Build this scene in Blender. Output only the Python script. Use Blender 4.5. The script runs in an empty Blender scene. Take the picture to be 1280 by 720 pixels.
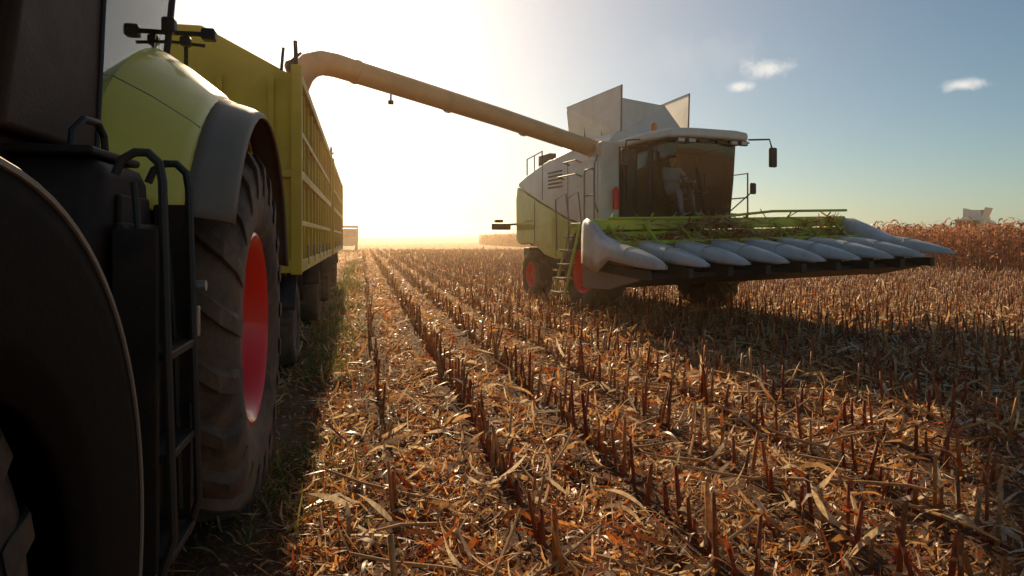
import bpy, math, random
import numpy as np
from mathutils import Vector, Matrix
random.seed(7); rng=np.random.default_rng(11)
S=bpy.context.scene
A=math.radians(12.43); CA,SA=math.cos(A),math.sin(A)
H=1.57
def row2w(u,v): return u*CA-v*SA, u*SA+v*CA
def w2row(X,Y): return X*CA+Y*SA, -X*SA+Y*CA

# ---------------------------------------------------------------- materials
def nt(m):
    m.use_nodes=True; t=m.node_tree; return t,t.nodes,t.links
def paint(name,col,rough=.45,metal=0.,dust=.35,dustcol=(.34,.21,.10),scale=3.,bump=.0,coat=0.,spec=.5):
    m=bpy.data.materials.new(name); t,N,L=nt(m); b=N['Principled BSDF']
    b.inputs['Roughness'].default_value=rough; b.inputs['Metallic'].default_value=metal
    b.inputs['Coat Weight'].default_value=coat; b.inputs['Specular IOR Level'].default_value=spec
    tc=N.new('ShaderNodeTexCoord')
    n=N.new('ShaderNodeTexNoise'); n.inputs['Scale'].default_value=scale; n.inputs['Detail'].default_value=8; n.inputs['Roughness'].default_value=.65
    n.inputs['Distortion'].default_value=.6
    L.new(tc.outputs['Object'],n.inputs['Vector'])
    r=N.new('ShaderNodeMapRange'); r.inputs['From Min'].default_value=.38; r.inputs['From Max'].default_value=.75
    r.inputs['To Max'].default_value=dust
    L.new(n.outputs['Fac'],r.inputs['Value'])
    mx=N.new('ShaderNodeMixRGB'); mx.inputs[1].default_value=(*col,1); mx.inputs[2].default_value=(*dustcol,1)
    L.new(r.outputs['Result'],mx.inputs[0]); L.new(mx.outputs[0],b.inputs['Base Color'])
    r2=N.new('ShaderNodeMapRange'); r2.inputs['To Min'].default_value=max(rough-.08,.03); r2.inputs['To Max'].default_value=min(rough+.25,1)
    L.new(n.outputs['Fac'],r2.inputs['Value']); L.new(r2.outputs['Result'],b.inputs['Roughness'])
    if bump:
        n2=N.new('ShaderNodeTexNoise'); n2.inputs['Scale'].default_value=scale*8; n2.inputs['Detail'].default_value=5
        L.new(tc.outputs['Object'],n2.inputs['Vector'])
        bp=N.new('ShaderNodeBump'); bp.inputs['Strength'].default_value=bump; bp.inputs['Distance'].default_value=.02
        L.new(n2.outputs['Fac'],bp.inputs['Height']); L.new(bp.outputs[0],b.inputs['Normal'])
    return m
M={}
M['lime']=paint('lime_paint',(.55,.58,.025),.38,dust=.35,coat=.3)
M['fender']=paint('fender_paint',(.76,.60,.05),.32,dust=.35,coat=.3,dustcol=(.46,.29,.10),scale=2.2)
M['tlime']=paint('trailer_lime_paint',(.72,.50,.03),.5,dust=.6,scale=1.6,dustcol=(.44,.23,.07))
M['white']=paint('white_paint',(.80,.74,.62),.4,dust=.45,coat=.2,scale=1.5,dustcol=(.48,.34,.19))
M['grey']=paint('grey_paint',(.24,.21,.17),.45,dust=.4)
M['lip']=paint('fender_lip_plastic',(.20,.15,.11),.5,dust=.4,dustcol=(.36,.22,.12),scale=5)
M['snout']=paint('snout_plastic',(.60,.59,.56),.32,dust=.5,scale=3.5,coat=.1,dustcol=(.34,.25,.15))
M['dark']=paint('dark_plastic',(.024,.014,.009),.6,dust=.35,dustcol=(.13,.068,.035),scale=5,bump=.1,spec=.3)
M['guard']=paint('mudguard_plastic',(.010,.006,.004),.8,dust=.2,dustcol=(.05,.025,.012),scale=4,bump=.08,spec=.12)
M['pillar']=paint('cab_pillar_plastic',(.055,.024,.012),.6,dust=.4,dustcol=(.15,.07,.035),bump=.1,scale=8,spec=.3)
M['black']=paint('black_steel',(.024,.018,.014),.5,dust=.4,dustcol=(.14,.085,.045))
M['inner']=paint('cab_interior',(.045,.040,.038),.7,dust=.3,dustcol=(.10,.08,.06))
M['steel']=paint('worn_steel',(.35,.32,.28),.4,metal=.7,dust=.5)
M['rubber']=paint('tyre_rubber',(.062,.042,.030),.75,dust=.9,dustcol=(.29,.17,.09),scale=3,bump=.35)
M['red']=paint('red_rim_paint',(.90,.022,.012),.33,dust=.2,dustcol=(.40,.10,.06),coat=.3)
M['orange']=paint('orange_lens',(.9,.22,.01),.2,dust=0)
M['pipe']=paint('unloading_pipe_paint',(.74,.42,.19),.42,dust=.5,scale=2)
M['straw']=paint('dry_straw',(.58,.33,.13),.8,dust=.6,dustcol=(.28,.12,.04),scale=9)
M['grain']=paint('maize_grain',(.65,.38,.06),.6,dust=.4,dustcol=(.4,.2,.04),scale=30,bump=.6)
M['cloth']=paint('work_shirt',(.30,.33,.40),.85,dust=.3,scale=6)
M['skin']=paint('skin',(.50,.30,.21),.55,dust=.2,dustcol=(.4,.2,.12))
M['hair']=paint('hair',(.05,.03,.02),.6,dust=.2)
def glassmat(name,tint,mixf,film):
    m=bpy.data.materials.new(name); t,N,L=nt(m); N.remove(N['Principled BSDF'])
    g=N.new('ShaderNodeBsdfGlossy'); g.inputs['Roughness'].default_value=.03; g.inputs['Color'].default_value=(.95,.95,.92,1)
    tr=N.new('ShaderNodeBsdfTransparent'); tr.inputs['Color'].default_value=(*tint,1)
    f=N.new('ShaderNodeFresnel'); f.inputs['IOR'].default_value=1.45
    tc=N.new('ShaderNodeTexCoord'); nz=N.new('ShaderNodeTexNoise'); nz.inputs['Scale'].default_value=2.5; nz.inputs['Detail'].default_value=7
    L.new(tc.outputs['Object'],nz.inputs['Vector'])
    a=N.new('ShaderNodeMath'); a.operation='ADD'; a.inputs[1].default_value=mixf; a.use_clamp=True
    L.new(f.outputs[0],a.inputs[0])
    mx=N.new('ShaderNodeMixShader'); L.new(a.outputs[0],mx.inputs[0]); L.new(tr.outputs[0],mx.inputs[1]); L.new(g.outputs[0],mx.inputs[2])
    df=N.new('ShaderNodeBsdfDiffuse'); df.inputs['Color'].default_value=(.5,.36,.22,1)
    mr=N.new('ShaderNodeMapRange'); mr.inputs['From Min'].default_value=.45; mr.inputs['From Max'].default_value=.8; mr.inputs['To Min'].default_value=.0; mr.inputs['To Max'].default_value=film
    L.new(nz.outputs['Fac'],mr.inputs['Value'])
    m3=N.new('ShaderNodeMixShader'); L.new(mr.outputs['Result'],m3.inputs[0]); L.new(mx.outputs[0],m3.inputs[1]); L.new(df.outputs[0],m3.inputs[2])
    L.new(m3.outputs[0],N['Material Output'].inputs['Surface']); return m
M['glass']=glassmat('cab_glass',(.84,.90,.86),.03,.035)
def vegmat(name,trans=.35,rough=.7,sc=35):
    m=bpy.data.materials.new(name); t,N,L=nt(m); b=N['Principled BSDF']; b.inputs['Roughness'].default_value=rough
    at=N.new('ShaderNodeAttribute'); at.attribute_name='col'
    n=N.new('ShaderNodeTexNoise'); n.inputs['Scale'].default_value=sc; n.inputs['Detail'].default_value=2
    tc=N.new('ShaderNodeTexCoord'); L.new(tc.outputs['Object'],n.inputs['Vector'])
    mr=N.new('ShaderNodeMapRange'); mr.inputs['From Min'].default_value=.3; mr.inputs['From Max'].default_value=.7; mr.inputs['To Min'].default_value=.6; mr.inputs['To Max'].default_value=1.15
    L.new(n.outputs['Fac'],mr.inputs['Value'])
    mx=N.new('ShaderNodeMixRGB'); mx.blend_type='MULTIPLY'; mx.inputs[0].default_value=1
    L.new(at.outputs['Color'],mx.inputs[1]); L.new(mr.outputs['Result'],mx.inputs[2])
    L.new(mx.outputs[0],b.inputs['Base Color'])
    tl=N.new('ShaderNodeBsdfTranslucent'); L.new(mx.outputs[0],tl.inputs['Color'])
    ms=N.new('ShaderNodeMixShader'); ms.inputs[0].default_value=trans
    L.new(b.outputs[0],ms.inputs[1]); L.new(tl.outputs[0],ms.inputs[2])
    L.new(ms.outputs[0],N['Material Output'].inputs['Surface']); return m
M['veg']=vegmat('dry_leaf',.50,.42); M['stalk']=vegmat('dry_stalk',.22,.5); M['green']=vegmat('grass_blade',.4,.6)

# ---------------------------------------------------------------- object helpers
class Root:
    def __init__(s,name,origin=(0,0,0),loc=(0,0,0),rot=0,scale=1):
        s.e=bpy.data.objects.new(name,None); S.collection.objects.link(s.e)
        s.o=Vector(origin); s.e.location=loc; s.e.rotation_euler=(0,0,rot); s.e.scale=(scale,)*3
        s.e.empty_display_size=.3
import bmesh
def mk(name,verts,faces,mat,root=None,smooth=False,bevel=0,solid=0,ang=35):
    me=bpy.data.meshes.new(name)
    if root is not None: verts=[tuple(Vector(v)-root.o) for v in verts]
    me.from_pydata([tuple(v) for v in verts],[],faces); me.update()
    bm=bmesh.new(); bm.from_mesh(me); bmesh.ops.recalc_face_normals(bm,faces=bm.faces); bm.to_mesh(me); bm.free()
    ob=bpy.data.objects.new(name,me); S.collection.objects.link(ob)
    me.materials.append(mat)
    if smooth or bevel:
        me.polygons.foreach_set('use_smooth',[True]*len(me.polygons))
        try: me.set_sharp_from_angle(angle=math.radians(ang))
        except Exception: pass
    if solid:
        md=ob.modifiers.new('s','SOLIDIFY'); md.thickness=solid; md.offset=0
    if bevel:
        md=ob.modifiers.new('b','BEVEL'); md.width=bevel; md.segments=2; md.limit_method='ANGLE'; md.angle_limit=math.radians(35); md.harden_normals=True
    if root is not None: ob.parent=root.e
    return ob
def box(name,x,y,z,mat,root,bevel=.01):
    v=[(a,b,c) for a in x for b in y for c in z]
    f=[(0,1,3,2),(4,6,7,5),(0,4,5,1),(2,3,7,6),(0,2,6,4),(1,5,7,3)]
    return mk(name,v,f,mat,root,bevel=bevel)
def prism(name,poly,axis,c0,c1,mat,root,bevel=.01):
    def p(a,b,c):
        return {'x':(c,a,b),'y':(a,c,b),'z':(a,b,c)}[axis]
    n=len(poly)
    v=[p(a,b,c0) for a,b in poly]+[p(a,b,c1) for a,b in poly]
    f=[tuple(range(n)),tuple(range(2*n-1,n-1,-1))]+[(i,(i+1)%n,(i+1)%n+n,i+n) for i in range(n)]
    return mk(name,v,f,mat,root,bevel=bevel)
def tubev(pts,rad,n=10,cap=True):
    pts=[Vector(p) for p in pts]; m=len(pts)
    if not hasattr(rad,'__len__'): rad=[rad]*m
    V=[];F=[]; up=None
    for i in range(m):
        d=(pts[min(i+1,m-1)]-pts[max(i-1,0)]).normalized()
        if up is None:
            up=Vector((0,0,1)) if abs(d.z)<.9 else Vector((1,0,0))
        a=d.cross(up).normalized(); b=a.cross(d).normalized(); up=b
        for k in range(n):
            t=2*math.pi*k/n; V.append(pts[i]+(a*math.cos(t)+b*math.sin(t))*rad[i])
    for i in range(m-1):
        for k in range(n):
            F.append((i*n+k,i*n+(k+1)%n,(i+1)*n+(k+1)%n,(i+1)*n+k))
    if cap: F.append(tuple(range(n))[::-1]); F.append(tuple(range((m-1)*n,m*n)))
    return V,F
def tube(name,pts,rad,mat,root,n=10):
    V,F=tubev(pts,rad,n); return mk(name,V,F,mat,root,smooth=True)
def tubes(name,lst,mat,root,n=8):
    V=[];F=[]
    for pts,r in lst:
        v,f=tubev(pts,r,n); o=len(V); V+=v; F+=[tuple(i+o for i in q) for q in f]
    return mk(name,V,F,mat,root,smooth=True)
def boxes(name,lst,mat,root,bevel=.006):
    V=[];F=[]
    for x,y,z in lst:
        o=len(V); V+=[(a,b,c) for a in x for b in y for c in z]
        F+=[tuple(i+o for i in q) for q in [(0,1,3,2),(4,6,7,5),(0,4,5,1),(2,3,7,6),(0,2,6,4),(1,5,7,3)]]
    return mk(name,V,F,mat,root,bevel=bevel)
def lathe(name,prof,c,mat,root,n=64,ang=40):
    V=[];F=[];m=len(prof)
    for k in range(n):
        t=2*math.pi*k/n
        for s,r in prof: V.append((c[0]+s,c[1]+r*math.cos(t),c[2]+r*math.sin(t)))
    for k in range(n):
        k2=(k+1)%n
        for i in range(m-1): F.append((k*m+i,k*m+i+1,k2*m+i+1,k2*m+i))
    return mk(name,V,F,mat,root,smooth=True,ang=ang)
def loft(name,rows,mat,root,solid=0,closed=False,ang=50):
    V=[p for r in rows for p in r]; m=len(rows[0]); F=[]
    for i in range(len(rows)-1):
        for j in range(m-1+(1 if closed else 0)):
            j2=(j+1)%m; F.append((i*m+j,i*m+j2,(i+1)*m+j2,(i+1)*m+j))
    return mk(name,V,F,mat,root,smooth=True,solid=solid,ang=ang)
def wheel(prefix,c,R,W,rr,out,root,rimmat,lugs=22,lugh=.045,dish=.12):
    h=W/2
    half=[(h*.80,rr),(h*.93,rr+.05*R),(h*1.0,rr+(R-rr)*.4),(h*1.0,rr+(R-rr)*.65),(h*.94,R*.93),(h*.80,R*.975),(h*.45,R*.99)]
    prof=half+[(0,R*.995)]+[(-a,b) for a,b in half[::-1]]
    lathe(prefix+'tyre',prof,c,M['rubber'],root,80)
    if lugs:
        V=[];F=[]; cx,cy,cz=c
        for sg in (1,-1):
            for k in range(lugs):
                th0=2*math.pi*(k+(0 if sg>0 else .5))/lugs; sec=[]
                for s,rt,da in ((-.04,R+lugh*.6,-.02),(.3*h,R+lugh*.9,.10),(.6*h,R+lugh*.8,.20),(.86*h,R+lugh*.45,.27),(1.0*h,R*.945,.31),(1.03*h,R*.86,.33)):
                    w=.030/R+.012; base=rt-lugh*1.9
                    sec.append([(sg*s,base,th0+da-w*1.5),(sg*s,rt,th0+da-w),(sg*s,rt,th0+da+w),(sg*s,base,th0+da+w*1.5)])
                o=len(V)
                for q in sec:
                    for s,r,t in q: V.append((cx+s,cy+r*math.cos(t),cz+r*math.sin(t)))
                for i in range(len(sec)-1):
                    for j in range(4):
                        F.append((o+i*4+j,o+i*4+(j+1)%4,o+(i+1)*4+(j+1)%4,o+(i+1)*4+j))
                F.append((o,o+1,o+2,o+3)); F.append(tuple(o+(len(sec)-1)*4+j for j in range(4)))
        mk(prefix+'tyre_lugs',V,F,M['rubber'],root,bevel=.008)
    o=out
    prof=[(o*h*.80,rr*.985),(o*h*.86,rr*1.03),(o*h*.88,rr*1.0),(o*h*.80,rr*.93),(o*h*.55,rr*.88),(o*h*.40,rr*.84),(o*(h*.40-dish*.3),rr*.6),(o*(h*.42),rr*.42),(o*h*.5,rr*.36),(o*h*.5,0.001)]
    lathe(prefix+'rim',prof,c,rimmat,root,64)
    lathe(prefix+'rim_back',[(-o*h*.8,rr*.99),(0,rr*.86),(o*h*.3,rr*.5),(o*h*.3,.001)],c,M['black'],root,40)
    lathe(prefix+'hub',[(o*h*.5,rr*.22),(o*h*.60,rr*.2),(o*h*.64,rr*.12),(o*h*.64,.001)],c,rimmat,root,32)
    bl=[]
    for k in range(8):
        t=2*math.pi*k/8; y=c[1]+rr*.3*math.cos(t); z=c[2]+rr*.3*math.sin(t)
        bl.append(([(c[0]+o*h*.49,y,z),(c[0]+o*h*.56,y,z)],rr*.035))
    tubes(prefix+'wheel_bolts',bl,M['steel'],root,6)

# ---------------------------------------------------------------- terrain
U0=.15
def gh(X,Y):
    u,v=w2row(X,Y)
    d=np.hypot(X,Y); f=np.clip(1-(d-30)/50,0,1)
    return f*(.030*np.cos(2*np.pi*(u-U0)/.75)*(u>-.3)+.015*np.sin(u*2.1+v*.9)+.012*np.sin(v*3.3-u*1.7)+.01*np.sin(5.1*u+4.3*v)+.008*np.sin(9*v-6*u))-.01
def grid_axis(n,far):
    t=np.linspace(-1,1,n); k=9.; return np.sign(t)*far*(np.sinh(k*np.abs(t))/np.sinh(k))
ax=grid_axis(420,4000.)
gx,gy=np.meshgrid(ax,ax+6,indexing='ij')
def npmesh(name,V,Fq,mat,cols=None,smooth=False):
    me=bpy.data.meshes.new(name)
    me.vertices.add(len(V)); me.vertices.foreach_set('co',V.astype(np.float32).ravel())
    nf=len(Fq); k=Fq.shape[1]
    me.loops.add(nf*k); me.loops.foreach_set('vertex_index',Fq.astype(np.int32).ravel())
    me.polygons.add(nf); me.polygons.foreach_set('loop_start',np.arange(0,nf*k,k,dtype=np.int32))
    me.update(calc_edges=True)
    if smooth: me.polygons.foreach_set('use_smooth',np.ones(nf,dtype=bool))
    if cols is not None:
        at=me.color_attributes.new('col','FLOAT_COLOR','POINT')
        c4=np.ones((len(V),4),np.float32); c4[:,:3]=cols; at.data.foreach_set('color',c4.ravel())
    me.materials.append(mat); ob=bpy.data.objects.new(name,me); S.collection.objects.link(ob); return ob
gm=bpy.data.materials.new('soil_and_chaff'); t,N,L=nt(gm); b=N['Principled BSDF']; b.inputs['Roughness'].default_value=.9
b.inputs['Specular IOR Level'].default_value=.2
tc=N.new('ShaderNodeTexCoord')
mp=N.new('ShaderNodeMapping'); mp.inputs['Rotation'].default_value=(0,0,-A); L.new(tc.outputs['Object'],mp.inputs['Vector'])
n1=N.new('ShaderNodeTexNoise'); n1.inputs['Scale'].default_value=22; n1.inputs['Detail'].default_value=8; n1.inputs['Roughness'].default_value=.75; n1.inputs['Distortion'].default_value=1.2
L.new(mp.outputs[0],n1.inputs['Vector'])
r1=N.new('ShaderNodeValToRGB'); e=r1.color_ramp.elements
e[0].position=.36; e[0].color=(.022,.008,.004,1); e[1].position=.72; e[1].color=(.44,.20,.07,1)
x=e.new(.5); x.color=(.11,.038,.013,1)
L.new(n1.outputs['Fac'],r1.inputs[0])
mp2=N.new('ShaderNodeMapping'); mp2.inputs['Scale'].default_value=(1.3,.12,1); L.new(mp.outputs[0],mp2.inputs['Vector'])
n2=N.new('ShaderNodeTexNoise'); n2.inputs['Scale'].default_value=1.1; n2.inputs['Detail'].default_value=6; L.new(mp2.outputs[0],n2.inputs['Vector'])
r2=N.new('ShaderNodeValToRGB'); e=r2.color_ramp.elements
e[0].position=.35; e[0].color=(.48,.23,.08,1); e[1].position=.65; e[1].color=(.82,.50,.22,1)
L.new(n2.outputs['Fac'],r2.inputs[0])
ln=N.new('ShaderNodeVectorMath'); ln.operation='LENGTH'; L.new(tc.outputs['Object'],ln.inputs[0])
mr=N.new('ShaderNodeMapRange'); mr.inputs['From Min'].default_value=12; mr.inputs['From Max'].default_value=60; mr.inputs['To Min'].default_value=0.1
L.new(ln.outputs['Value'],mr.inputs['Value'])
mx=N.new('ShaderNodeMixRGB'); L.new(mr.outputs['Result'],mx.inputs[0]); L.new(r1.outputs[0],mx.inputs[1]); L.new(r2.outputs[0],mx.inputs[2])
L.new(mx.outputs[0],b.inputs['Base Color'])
bp=N.new('ShaderNodeBump'); bp.inputs['Strength'].default_value=.9; bp.inputs['Distance'].default_value=.04; L.new(n1.outputs['Fac'],bp.inputs['Height']); L.new(bp.outputs[0],b.inputs['Normal'])
n=len(ax); V=np.stack([gx.ravel(),gy.ravel(),gh(gx.ravel(),gy.ravel())],1)
ii,jj=np.meshgrid(np.arange(n-1),np.arange(n-1),indexing='ij'); a=(ii*n+jj).ravel()
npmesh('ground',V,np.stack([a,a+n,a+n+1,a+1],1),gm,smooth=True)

# ---------------------------------------------------------------- strips
PAL=np.array([(.95,.68,.38),(.86,.50,.20),(.74,.33,.09),(.62,.19,.04),(.46,.095,.02),(.16,.05,.018),(.93,.74,.49)])
def strips(pos,length,width,az,pitch,curl,roll,twist,col,K=4):
    n=len(pos); t=np.linspace(0,1,K)
    ang=pitch[:,None]+curl[:,None]*(t[None,:]-.3)
    dl=(length/(K-1))[:,None]
    ch=np.cumsum(np.cos(ang)*dl,1)-np.cos(ang[:,:1])*dl; cz=np.cumsum(np.sin(ang)*dl,1)-np.sin(ang[:,:1])*dl
    ca,sa=np.cos(az)[:,None],np.sin(az)[:,None]
    P=np.stack([pos[:,0:1]+ch*ca,pos[:,1:2]+ch*sa,pos[:,2:3]+cz],2)
    rl=roll[:,None]+twist[:,None]*t[None,:]
    perp=np.stack([-sa+0*t,ca+0*t,0*ang],2)
    nrm=np.stack([-np.sin(ang)*ca,-np.sin(ang)*sa,np.cos(ang)],2)
    w=perp*np.cos(rl)[...,None]+nrm*np.sin(rl)[...,None]
    wp=np.sin(np.pi*(.18+.76*t))[None,:]*width[:,None]*.5
    Lf=P-w*wp[...,None]; Rt=P+w*wp[...,None]
    V=np.stack([Lf,Rt],2).reshape(-1,3)
    base=(np.arange(n)*K*2)[:,None]+(np.arange(K-1)*2)[None,:]; base=base.ravel()
    F=np.stack([base,base+1,base+3,base+2],1)
    C=np.repeat(col,K*2,0)
    return V,F,C
def merge(lst):
    Vs=[];Fs=[];Cs=[];o=0
    for V,F,C in lst: Vs.append(V);Fs.append(F+o);Cs.append(C);o+=len(V)
    return np.concatenate(Vs),np.concatenate(Fs),np.concatenate(Cs)
def inframe(Y): return .80*Y+1.6
out=[]
for y0,y1,den,l0,l1,w0,w1 in ((.7,5,1700,.03,.19,.004,.022),(5,10,750,.05,.24,.007,.028),(10,20,230,.08,.30,.012,.045),(20,40,60,.12,.4,.025,.07),(40,85,11,.25,.7,.06,.16)):
    area=.80*(y1**2-y0**2)+3.2*(y1-y0); n=int(area*den)
    Y=rng.uniform(y0,y1,n*2); X=rng.uniform(-1,1,n*2)*inframe(y1); ok=np.abs(X)<inframe(Y); X,Y=X[ok][:n],Y[ok][:n]
    u,v=w2row(X,Y)
    lane=np.cos(2*np.pi*(u-U0)/.75); keep=(rng.random(len(X))<.60-.42*lane+.1*np.sin(u*1.3+v*.35))&~((u<-.35)&(rng.random(len(X))<.6))
    X,Y,u,v=X[keep],Y[keep],u[keep],v[keep]; n=len(X)
    length=l0+(l1-l0)*rng.random(n)**2.0; width=w0+(w1-w0)*rng.random(n)**1.8
    ci=rng.choice(7,n,p=[.23,.21,.18,.14,.11,.04,.09]); col=PAL[ci]*rng.uniform(.7,1.08,(n,1))
    lane2=np.cos(2*np.pi*(u-U0)/.75)
    patch=(.92-.12*lane2+.16*np.sin(u*.9+1)*np.sin(v*.5+u*.3))[:,None]; col=col*patch
    pos=np.stack([X,Y,gh(X,Y)+rng.random(n)**1.6*.07+.004],1)
    out.append(strips(pos,length,width,rng.uniform(0,2*np.pi,n),rng.normal(.08,.38,n),rng.normal(0,1.1,n),rng.normal(0,.75,n),rng.normal(0,1.2,n),col))
n=4200; Y=rng.uniform(1.2,14,n); X=rng.uniform(-1,1,n)*inframe(Y); u,v=w2row(X,Y); k=u>-.1; X,Y=X[k],Y[k]; n=len(X)
out.append(strips(np.stack([X,Y,gh(X,Y)+.05],1),rng.uniform(.12,.42,n),rng.uniform(.010,.038,n),rng.uniform(0,6.28,n),rng.normal(.2,.3,n),rng.normal(-.7,1.0,n),rng.normal(0,.6,n),rng.normal(0,1.8,n),PAL[rng.choice([0,1,2,3,4,6,6,0],n)]*rng.uniform(.7,1.05,(n,1)),K=7))
V,F,C=merge(out); npmesh('straw_litter',V,F,M['veg'],C)

# ---------------------------------------------------------------- stubble rows
def stalks(pos,hgt,rad,dirx,diry,col,n=6,K=3,taper=.85):
    m=len(pos); t=np.linspace(0,1,K); th=np.arange(n)*2*np.pi/n
    cx=pos[:,0:1]+dirx[:,None]*t*hgt[:,None]; cy=pos[:,1:2]+diry[:,None]*t*hgt[:,None]; cz=pos[:,2:3]+t*hgt[:,None]
    r=rad[:,None]*(1-(1-taper)*t)
    V=np.stack([cx[:,:,None]+r[:,:,None]*np.cos(th),cy[:,:,None]+r[:,:,None]*np.sin(th),cz[:,:,None]+0*th+np.where(np.arange(K)==K-1,1,0)[None,:,None]*rad[:,None,None]*.9*np.cos(th+1)],3).reshape(-1,3)
    i=(np.arange(m)*K*n)[:,None,None]; k=(np.arange(K-1)*n)[None,:,None]; j=np.arange(n)[None,None,:]; j2=(j+1)%n
    F=np.stack([i+k+j,i+k+j2,i+k+n+j2,i+k+n+j],3).reshape(-1,4)
    b=(np.arange(m)*K*n+(K-1)*n)
    F2=np.concatenate([np.stack([b,b+1,b+2,b+3],1),np.stack([b,b+3,b+4,b+5],1)])
    C=np.repeat(col,K*n,0).reshape(m,K,n,3); C[:,-1]*=1.5
    return V,np.concatenate([F,F2]),C.reshape(-1,3)
pu=[];pv=[]
for k in range(0,36):
    u=U0+.75*k
    v=-1.+np.cumsum(rng.uniform(.06,.16,740))
    v=v[(rng.random(len(v))<.9)]
    pu.append(u+rng.normal(0,.026,len(v))); pv.append(v)
u=np.concatenate(pu); v=np.concatenate(pv)
X,Y=row2w(u,v); ok=(Y>.9)&(np.abs(X)<inframe(Y)+1)&(Y<75)&(u<26)&~((u<.3)&(rng.random(len(u))<.75))
X,Y,u,v=X[ok],Y[ok],u[ok],v[ok]; n=len(X)
hg=rng.uniform(.18,.42,n)*np.where(rng.random(n)<.12,.5,1)*np.clip(.80+(Y-1)*.05,.80,1); far=np.clip(Y/20,1,3)
tilt=rng.normal(0,.12,(n,2))
cols=PAL[rng.choice([1,2,3,3,4,4],n)]*rng.uniform(.5,.9,(n,1))
parts=[stalks(np.stack([X,Y,gh(X,Y)-.02],1),hg,rng.uniform(.010,.0165,n)*far**.5,tilt[:,0],tilt[:,1],cols)]
nr=Y<34
for rep in range(3):
    s=nr&(rng.random(n)<.6); m=s.sum(); f=rng.uniform(.1,1,m)
    p=np.stack([X[s]+tilt[s,0]*hg[s]*f,Y[s]+tilt[s,1]*hg[s]*f,gh(X[s],Y[s])+hg[s]*f-.02],1)
    parts.append(strips(p,rng.uniform(.06,.22,m),rng.uniform(.012,.03,m),rng.uniform(0,6.28,m),rng.normal(.5,.8,m),rng.normal(-1.8,.9,m),rng.normal(0,.5,m),rng.normal(0,1,m),PAL[rng.choice([0,1,2,3,4],m)]*rng.uniform(.6,1.,(m,1))))
V,F,C=merge(parts); npmesh('corn_stubble',V,F,M['stalk'],C)

# ---------------------------------------------------------------- loose fallen stalks
ls=[]
for i in range(260):
    Y=random.uniform(1.6,15); X=random.uniform(-.1,.8)*Y; l=random.uniform(.2,.8); az=random.uniform(0,6.28); z=float(gh(np.array(X),np.array(Y)))+.04
    rr=random.choice([0,0,.06,.15]); b1=random.uniform(-.05,.05)
    p=[(X+math.cos(az)*l*t-math.sin(az)*b1*math.sin(t*3.1),Y+math.sin(az)*l*t+math.cos(az)*b1*math.sin(t*3.1),z+random.uniform(0,.03)+t*rr) for t in (0,.33,.66,1)]
    ls.append((p,[.011,.010,.009,.006]))
tubes('fallen_corn_stalks',ls,M['straw'],None,6)

# ---------------------------------------------------------------- grass strip
n=11000; v=rng.uniform(3.5,45,n); u=rng.normal(-.40,.20,n); s=np.sin(v*1.7)+np.sin(v*.6+1)+rng.normal(0,.5,n)>-.3
u,v=u[s],v[s]; X,Y=row2w(u,v); n=len(X)
gc=np.array([(.14,.17,.02),(.22,.21,.04),(.42,.31,.09),(.09,.11,.015)])[rng.choice(4,n)]
V,F,C=strips(np.stack([X,Y,gh(X,Y)],1),rng.uniform(.07,.24,n),rng.uniform(.006,.014,n)*np.clip(Y/8,1,3),rng.uniform(0,6.28,n),rng.normal(1.1,.3,n),rng.normal(-.8,.5,n),rng.normal(0,.5,n),rng.normal(0,.6,n),gc)
npmesh('grass',V,F,M['green'],C)

# ---------------------------------------------------------------- standing corn
pu=[];pv=[]
for k in range(26):
    uu=25.6+.75*k; vs=np.arange(2,150,.15 if k<7 else .42); vs=vs+rng.normal(0,.06,len(vs)); pu.append(np.full(len(vs),uu)+rng.normal(0,.05,len(vs))); pv.append(vs)
u=np.concatenate(pu); v=np.concatenate(pv); X,Y=row2w(u,v); ok=(X<.85*Y+4)&(Y>10); X,Y=X[ok],Y[ok]; n=len(X)
hh=rng.normal(2.05,.16,n); CP=np.array([(.66,.24,.08),(.50,.15,.05),(.76,.38,.14),(.28,.08,.03)])
tilt=rng.normal(0,.06,(n,2))
parts=[stalks(np.stack([X,Y,0*X-.03],1),hh,np.full(n,.016),tilt[:,0],tilt[:,1],CP[rng.choice(4,n)],K=2,taper=.3)]
for rep in range(8):
    s=rng.random(n)<(.9); m=s.sum(); f=rng.uniform(.15,1.,m)
    p=np.stack([X[s]+tilt[s,0]*hh[s]*f,Y[s]+tilt[s,1]*hh[s]*f,hh[s]*f-.03],1)
    parts.append(strips(p,rng.uniform(.3,.65,m),rng.uniform(.05,.10,m),rng.uniform(0,6.28,m),rng.normal(.9,.3,m),rng.normal(-2.6,.7,m),rng.normal(0,.4,m),rng.normal(0,1,m),CP[rng.choice(4,m)]*rng.uniform(.7,1.2,(m,1))))
V,F,C=merge(parts); npmesh('corn_field',V,F,M['veg'],C)

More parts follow.
